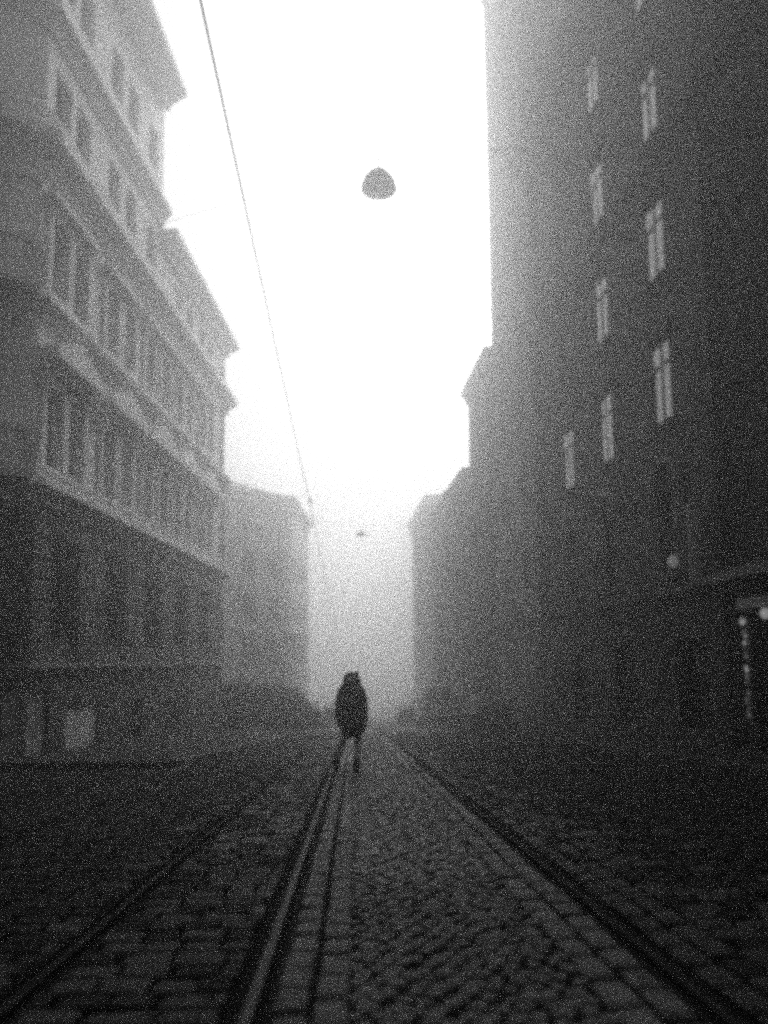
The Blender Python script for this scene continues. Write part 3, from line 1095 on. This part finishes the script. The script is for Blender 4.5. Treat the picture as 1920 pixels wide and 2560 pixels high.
def hanging_lamp(pos, size, label):
    x, y, z = pos
    t = thing('street_lamp', label, 'street lamp', pos, 'lamps hung over the street')
    k = size
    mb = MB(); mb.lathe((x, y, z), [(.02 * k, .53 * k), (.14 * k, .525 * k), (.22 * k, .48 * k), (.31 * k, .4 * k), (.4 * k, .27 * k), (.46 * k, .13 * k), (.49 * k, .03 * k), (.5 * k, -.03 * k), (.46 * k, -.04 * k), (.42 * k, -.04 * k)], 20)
    sh = part(mb, 'lamp_shade', 'lamp_bloom', t, smooth=True)
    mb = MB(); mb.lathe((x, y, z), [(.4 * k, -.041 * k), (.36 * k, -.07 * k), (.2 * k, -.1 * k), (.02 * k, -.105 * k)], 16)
    part(mb, 'diffuser', 'lamp_bloom', t, smooth=True)
    mb = MB(); mb.tube([(x, y, z + .52 * k), (x, y, z + .9 * k)], .03 * k, 8); part(mb, 'hanger', 'metal', t)
    return z + .9 * k


def span(y, z_mid, xm, label):
    a = LEFT(y, -.02, 0); b = RIGHT(y, -.02, 0)
    zl = z_mid + .35
    mb = MB()
    mb.tube([(a[0], a[1], zl), (xm, y, z_mid), (b[0], b[1], zl + .05)], .006, 5)
    tag(mb.build('span_wire', M['wire']), label, 'wire')


mb = MB()
mb.tube([RIGHT(9.0, .35, 12.9), RIGHT(13.0, .35, 12.85), RIGHT(17.5, .35, 12.8), RIGHT(22.0, .35, 12.85), RIGHT(26.5, .35, 13.0), RIGHT(30.0, .1, 13.2)], .05, 6)  # tube added as the dark line of a moulding and its shade
tag(mb.build('shadow_line', M['wire']), 'thick dark line added along the upper right house front for a moulding and its shadow', 'shadow_line')
zt_ = hanging_lamp((-.02, 12.0, 8.1 + EYE), .64, 'largest hanging street lamp, a wide shade alone in the white sky')
# the first lamp hangs between the two facades on the intersection corner lines
mb = MB(); mb.tube([(LEFT(16.0, 0, 0)[0], LEFT(16, 0, 0)[1], zt_ + .5), (-.02, 12.0, zt_), (RIGHT(12, 0, 0)[0], 12.0, zt_ + .4)], .006, 5)
tag(mb.build('span_wire', M['wire']), 'thin span wire holding the largest hanging lamp', 'wire')
zt2 = hanging_lamp((-1.12, 36.0, 6.1 + EYE), .5, 'small hanging lamp lowest in the sky, above the person')
mb = MB(); mb.tube([(LEFT(32.0, 0, 0)[0], LEFT(32, 0, 0)[1], zt2 + .4), (-1.12, 36.0, zt2), (RIGHT(36, 0, 0)[0], 36.0, zt2 + .4)], .006, 5)
tag(mb.build('span_wire', M['wire']), 'thin span wire holding the lowest hanging lamp', 'wire')
zt3 = hanging_lamp((-3.0, 30.0, 6.5 + EYE), .26, 'tiny hanging lamp near the left rooftops')
zt4 = hanging_lamp((2.58, 30.0, 6.75 + EYE), .3, 'tiny hanging lamp close to the right house fronts')
mb = MB(); mb.tube([LEFT(30, -.02, 6.9), (-3.0, 30.0, zt3), (2.58, 30.0, zt4), RIGHT(30.05, -.02, 7.2)], .006, 5)
tag(mb.build('span_wire', M['wire']), 'thin span wire holding the two tiny hanging lamps', 'wire')


# ------------------------------------------------------------------ vehicles fading into the fog
def car(x, y, heading, label, paint, van=False):
    L_, Wd, H = (4.9, 1.95, 2.2) if van else (4.3, 1.76, 1.45)
    g = ground(y)
    t = thing('parked_van' if van else 'parked_car', label, 'van' if van else 'car', (x, y, g), 'vehicles parked along the street')
    t.rotation_euler = (-math.atan(SL), 0, heading)
    hw = Wd / 2

    def put(mb, name, m, smooth=False, parent=None):
        o = mb.build(name, M[m], None, smooth=smooth)
        o.parent = parent or t
        return o
    # front is +y; lower body as stations along the length
    if van:
        st = [(-2.45, .45, .95, .90), (-2.4, .28, 1.1, .97), (-1.5, .25, 1.15, 1.0), (0, .25, 1.15, 1.0), (1.4, .25, 1.12, 1.0), (2.1, .26, .98, .97), (2.38, .3, .85, .9), (2.45, .42, .7, .8)]
        cab = [(-2.42, 1.1, 1.9, .9), (-2.36, 1.1, 2.12, .9), (-1.2, 1.1, 2.2, .9), (.6, 1.1, 2.2, .9), (1.15, 1.1, 2.05, .88), (1.95, 1.0, 1.12, .86)]
    else:
        st = [(-2.15, .5, .75, .80), (-2.1, .3, .88, .93), (-1.4, .24, .93, 1.0), (0, .22, .92, 1.0), (1.1, .24, .88, 1.0), (1.8, .26, .78, .95), (2.08, .32, .66, .88), (2.15, .42, .58, .78)]
        cab = [(-1.95, .86, .95, .82), (-1.5, .88, 1.32, .8), (-.9, .9, 1.43, .78), (.1, .9, 1.45, .78), (.55, .88, 1.36, .79), (1.25, .84, .9, .84)]
    mb = MB()
    mb.rings([[(-hw * w * .92, yy_, z0), (hw * w * .92, yy_, z0), (hw * w, yy_, z0 + .2), (hw * w, yy_, z1 - .1), (hw * w * .93, yy_, z1),
               (-hw * w * .93, yy_, z1), (-hw * w, yy_, z1 - .1), (-hw * w, yy_, z0 + .2)] for yy_, z0, z1, w in st])
    put(mb, 'body', paint)
    mb = MB()
    mb.rings([[(-hw * .93, yy_, z0), (hw * .93, yy_, z0), (hw * w * .98, yy_, z1 - .06), (hw * w * .9, yy_, z1), (-hw * w * .9, yy_, z1), (-hw * w * .98, yy_, z1 - .06)]
              for yy_, z0, z1, w in cab])
    cb = put(mb, 'cabin', paint)
    zw0, zw1 = (1.25, 1.95) if van else (.97, 1.3)
    def ws(z):
        zz0, zz1 = cab[2][1], cab[2][2]
        f_ = (z - zz0) / (zz1 - .06 - zz0)
        return hw * (.93 + (.9 * .98 - .93 if van else .78 * .98 - .93) * f_)
    for sgn in (-1, 1):
        for y0, y1 in (((.1, 1.0), (-1.2, 0.0)) if van else ((-.02, .62), (-1.2, -.1))):
            mb = MB()
            o0, o1 = .012, -.02
            mb.hexa([(sgn * (ws(zw0) + o1), y0, zw0), (sgn * (ws(zw0) + o1), y1, zw0), (sgn * (ws(zw0) + o0), y1, zw0), (sgn * (ws(zw0) + o0), y0, zw0),
                     (sgn * (ws(zw1) + o1), y0, zw1), (sgn * (ws(zw1) + o1), y1 - .1, zw1), (sgn * (ws(zw1) + o0), y1 - .1, zw1), (sgn * (ws(zw1) + o0), y0, zw1)])
            put(mb, 'side_window', 'glass')
        for yy_, nm in ((-L_ / 2 + .02, 'tail_light'), (L_ / 2 - .04, 'headlight')):
            mb = MB()
            zc = .75 if nm == 'tail_light' else .58
            mb.box(ident, sgn * hw * .78 - .13, sgn * hw * .78 + .13, yy_ - .05, yy_ + .05, zc - .07 + (.2 if van else 0), zc + .09 + (.2 if van else 0))
            put(mb, nm, 'lens')
        for wy in (-L_ * .3, L_ * .31):
            mb = MB()
            mb.tube([(sgn * (hw - .2), wy, .31), (sgn * (hw - .03), wy, .31), (sgn * (hw + .005), wy, .31)], [.31, .31, .27], 18)
            wh = put(mb, 'wheel', 'tyre')
            mb = MB(); mb.tube([(sgn * (hw - .0), wy, .31), (sgn * (hw + .015), wy, .31)], [.19, .17], 12)
            put(mb, 'rim', 'steel', parent=wh)
        mb = MB(); mb.box(ident, sgn * (hw + .09) - .08, sgn * (hw + .09) + .08, .85 if not van else 1.2, .97 if not van else 1.32, .9 if not van else 1.2, 1.03 if not van else 1.45)
        put(mb, 'wing_mirror', paint)
    # rear and front glass lie on the cabin's sloping faces
    for i0, i1, nm in ((0, 1, 'rear_window'), (5, 4, 'windscreen')):
        y0, _, z0, w0 = cab[i0]; y1, _, z1, w1 = cab[i1]
        if van and nm == 'rear_window':
            y0, z0, y1, z1 = -2.43, 1.3, -2.375, 1.95
        sg = -1 if nm == 'rear_window' else 1
        f0, f1 = .12, .88
        ya, za = y0 + (y1 - y0) * f0, z0 + (z1 - z0) * f0
        yb, zb_ = y0 + (y1 - y0) * f1, z0 + (z1 - z0) * f1
        ww = hw * .8
        mb = MB()
        mb.hexa([(-ww, ya - sg * .03, za - .03), (ww, ya - sg * .03, za - .03), (ww, ya + sg * .02, za + .015), (-ww, ya + sg * .02, za + .015),
                 (-ww * .9, yb - sg * .03, zb_ - .03), (ww * .9, yb - sg * .03, zb_ - .03), (ww * .9, yb + sg * .02, zb_ + .015), (-ww * .9, yb + sg * .02, zb_ + .015)])
        put(mb, nm, 'glass')
    mb = MB(); mb.box(ident, -.26, .26, -L_ / 2 - .03, -L_ / 2 + .03, .5, .62); put(mb, 'number_plate', 'car_pale')
    mb = MB(); mb.box(ident, -hw * .85, hw * .85, -L_ / 2 - .06, -L_ / 2 + .12, .32, .48); put(mb, 'bumper', 'tyre')
    return t


car(-5.5, 34.6, -1.2, 'dark van standing in the side street mouth where the ornate building ends', 'car_dark', True)
car(-4.1, 39.5, -.03, 'dark car parked just beyond the dark van on the left', 'car_dark')
car(-3.6, 46.0, -.03, 'dark car farthest down the left kerb, nearly lost in fog', 'car_dark')
car(2.75, 41.0, .07, 'pale van parked on the right, blurred by fog', 'car_pale', True)
car(1.75, 52.0, .07, 'dark car ahead of the pale van on the right', 'car_dark')
car(4.4, 33.0, .07, 'dark car parked at the right kerb nearest the camera', 'car_dark')


# ------------------------------------------------------------------ the walker
def person():
    PY_ = 12.0
    px, g = -.54, ground(12.0)
    t = thing('person', 'person in a bulky black coat and hat walking away between the tram rails', 'person', (px, PY_, g))
    # local: x right, y away from the camera, z up from the ground
    chains = {
        'pelvis': (0, 0, .84, .13), 'waist': (0, .01, .98, .13), 'chest': (0, .04, 1.16, .15), 'upper': (0, .06, 1.28, .11), 'neck': (0, .09, 1.36, .055),
        'head0': (0, .12, 1.43, .075), 'head1': (.005, .13, 1.5, .085), 'head2': (.005, .13, 1.56, .06),
        'hipL': (-.08, 0, .80, .085), 'kneeL': (-.15, .24, .47, .062), 'ankL': (-.265, .40, .12, .048), 'heelL': (-.27, .38, .06, .035), 'toeL': (-.285, .56, .04, .028),
        'hipR': (.07, 0, .80, .085), 'kneeR': (.085, .06, .45, .062), 'ankR': (.075, -.08, .10, .048), 'heelR': (.075, -.11, .05, .035), 'toeR': (.085, .08, .035, .028),
        'shL': (-.16, .05, 1.27, .06), 'elL': (-.225, -.02, 1.02, .045), 'wrL': (-.20, .08, .83, .03), 'haL': (-.19, .13, .78, .032),
        'shR': (.16, .05, 1.27, .06), 'elR': (.225, -.02, 1.02, .045), 'wrR': (.20, .08, .83, .03), 'haR': (.19, .13, .78, .032),
    }
    links = [('pelvis', 'waist'), ('waist', 'chest'), ('chest', 'upper'), ('upper', 'neck'), ('neck', 'head0'), ('head0', 'head1'), ('head1', 'head2')]
    for S in 'LR':
        links += [('pelvis', 'hip' + S), ('hip' + S, 'knee' + S), ('knee' + S, 'ank' + S), ('ank' + S, 'heel' + S), ('heel' + S, 'toe' + S),
                  ('upper', 'sh' + S), ('sh' + S, 'el' + S), ('el' + S, 'wr' + S), ('wr' + S, 'ha' + S)]
        sg = -1 if S == 'L' else 1
        h = chains['ha' + S]
        for i, (dx, ln) in enumerate(((-.024, .055), (-.008, .065), (.008, .06), (.024, .048))):
            k = f'f{S}{i}'
            chains[k] = (h[0] + dx, h[1] + .035, h[2] - .035, .009)
            chains[k + 'b'] = (h[0] + dx, h[1] + .04 + ln * .3, h[2] - .035 - ln * .7, .008)
            links += [('ha' + S, k), (k, k + 'b')]
        chains['th' + S] = (h[0] - sg * .04, h[1] + .01, h[2] - .02, .01)
        chains['th' + S + 'b'] = (h[0] - sg * .055, h[1] + .03, h[2] - .05, .009)
        links += [('ha' + S, 'th' + S), ('th' + S, 'th' + S + 'b')]
    names = list(chains)
    me = bpy.data.meshes.new('body')
    me.from_pydata([chains[n][:3] for n in names], [(names.index(a), names.index(b)) for a, b in links], [])
    me.materials.append(M['trousers'])
    body = bpy.data.objects.new('body', me)
    COL.objects.link(body)
    body.parent = t
    md = body.modifiers.new('skin', 'SKIN')
    md.use_smooth_shade = True
    me.skin_vertices.new() if hasattr(me.skin_vertices, 'new') and not me.skin_vertices else None
    for i, n in enumerate(names):
        r = chains[n][3]
        me.skin_vertices[0].data[i].radius = (r, r)
        me.skin_vertices[0].data[i].use_root = (n == 'pelvis')
    sb = body.modifiers.new('smooth', 'SUBSURF'); sb.levels = 1; sb.render_levels = 1
    # skin on head and hands, cloth elsewhere, chosen by height
    m = bpy.data.materials.new('skin_and_leggings'); m.use_nodes = True
    n = m.node_tree; b = n.nodes['Principled BSDF']; b.inputs['Roughness'].default_value = .8
    tc = n.nodes.new('ShaderNodeTexCoord'); sp = n.nodes.new('ShaderNodeSeparateXYZ'); n.links.new(tc.outputs['Object'], sp.inputs[0])
    gt = n.nodes.new('ShaderNodeMath'); gt.operation = 'GREATER_THAN'; gt.inputs[1].default_value = 1.36; n.links.new(sp.outputs[2], gt.inputs[0])
    mx = n.nodes.new('ShaderNodeMix'); mx.data_type = 'RGBA'; n.links.new(gt.outputs[0], mx.inputs[0])
    mx.inputs[6].default_value = (.45, .45, .45, 1); mx.inputs[7].default_value = (.3, .3, .3, 1)
    n.links.new(mx.outputs[2], b.inputs['Base Color'])
    me.materials[0] = m

    def loft(name, m_, rows_, seg=28, fold=0.0, parent=t, seed=1, sq=.82):
        rnd = random.Random(seed)
        ph = [rnd.uniform(0, 6.28) for _ in range(6)]
        mb = MB()
        rings = []
        for (z, cx, cy_, rx, ry) in rows_:
            ring = []
            for k in range(seg):
                a = 2 * math.pi * k / seg
                d = 1 + fold * (math.sin(5 * a + ph[0] + z * 3) * .5 + math.sin(9 * a + ph[1] - z * 7) * .35 + math.sin(3 * a + ph[2] + z * 16) * .5)
                ca, sa = math.cos(a), math.sin(a)
                e = sq
                x = math.copysign(abs(ca) ** e, ca); y = math.copysign(abs(sa) ** e, sa)
                ring.append((cx + rx * x * d, cy_ + ry * y * d, z + (fold * .5 * math.sin(4 * a + ph[3]))))
            rings.append(ring)
        mb.rings(rings)
        o = mb.build(name, M[m_], None, smooth=True)
        o.parent = parent
        s_ = o.modifiers.new('smooth', 'SUBSURF'); s_.levels = 1; s_.render_levels = 1
        return o
    coat = loft('coat', 'coat', [(.545, .012, .03, .10, .09), (.555, .012, .03, .135, .13), (.60, .012, .03, .17, .16), (.64, .016, .03, .195, .18), (.70, .022, .03, .228, .19), (.79, .022, .03, .248, .2), (.90, .01, .03, .258, .2),
                         (1.06, -.006, .03, .252, .19), (1.16, -.008, .04, .243, .178), (1.25, -.006, .05, .23, .165), (1.32, -.004, .06, .208, .145), (1.37, -.002, .075, .172, .125), (1.41, 0, .085, .145, .11)],
                fold=.028)
    loft('collar', 'coat', [(1.36, 0, .085, .155, .115), (1.41, .0, .09, .15, .12), (1.445, .005, .095, .15, .118), (1.458, .005, .1, .12, .1)], fold=.03, seed=4, parent=coat)
    loft('hat', 'hat', [(1.42, .0, .12, .118, .12), (1.44, .0, .12, .15, .14), (1.47, .0, .12, .152, .142), (1.482, -.003, .122, .137, .13), (1.52, -.003, .13, .13, .125), (1.55, -.004, .13, .113, .112), (1.575, -.006, .13, .085, .085), (1.592, -.008, .13, .045, .045)], fold=.02, seed=9, sq=1.0)
    loft('bobble', 'hat', [(1.53, .07, .12, .02, .03), (1.555, .08, .12, .036, .04), (1.58, .085, .12, .036, .035), (1.598, .085, .12, .014, .015)], 12, .1, seed=11, sq=1.0)
    # sleeves hang into the pockets along the coat
    for sg in (-1, 1):
        mb = MB()
        mb.tube([(sg * .16, .05, 1.32), (sg * .195, .0, 1.16), (sg * .208, -.04, 1.0), (sg * .205, -.02, .9), (sg * .19, .05, .8)], [.055, .064, .062, .058, .05], 12)
        o = mb.build('sleeve', M['coat'], None, smooth=True); o.parent = coat
    for S, dx in (('L', -.27), ('R', .078)):
        a, tq, hl = chains['ank' + S], chains['toe' + S], chains['heel' + S]
        mb = MB()
        mb.tube([(a[0] + (-.0), a[1] - .01, a[2] + .13), (a[0], a[1] - .01, a[2] + .02), (a[0], a[1], a[2] - .04), (a[0], a[1], max(.006, a[2] - .1))], [.056, .058, .064, .066], 12)
        mb.rings([[(a[0] + w * math.cos(q), y_, .002 + hh * (.5 + .5 * math.sin(q))) for q in [2 * math.pi * i / 12 for i in range(12)]]
                  for y_, w, hh in ((hl[1] - .05, .04, .08), (hl[1] - .02, .06, .12), (hl[1] + .06, .06, .12), (hl[1] + .14, .052, .08), (tq[1] + .01, .045, .06), (tq[1] + .04, .022, .04))])
        o = mb.build('boot', M['boot'], None, smooth=True); o.parent = t
    return t


person()

# ------------------------------------------------------------------ the fog itself
mb = MB()
mb.box(ident, -142, 142, -72, 422, -9.2, 40.6)
haze = mb.mesh('haze', M['wire'])
hm = bpy.data.materials.new('fog'); hm.use_nodes = True
n = hm.node_tree; n.nodes.clear()
out = n.nodes.new('ShaderNodeOutputMaterial'); pv = n.nodes.new('ShaderNodeVolumePrincipled')
pv.inputs['Color'].default_value = (.95, .95, .95, 1)
pv.inputs['Density'].default_value = HAZE_DENSITY
pv.inputs['Anisotropy'].default_value = 0.88
n.links.new(pv.outputs[0], out.inputs['Volume'])
haze.materials[0] = hm
o = link('haze', haze, kind='stuff')
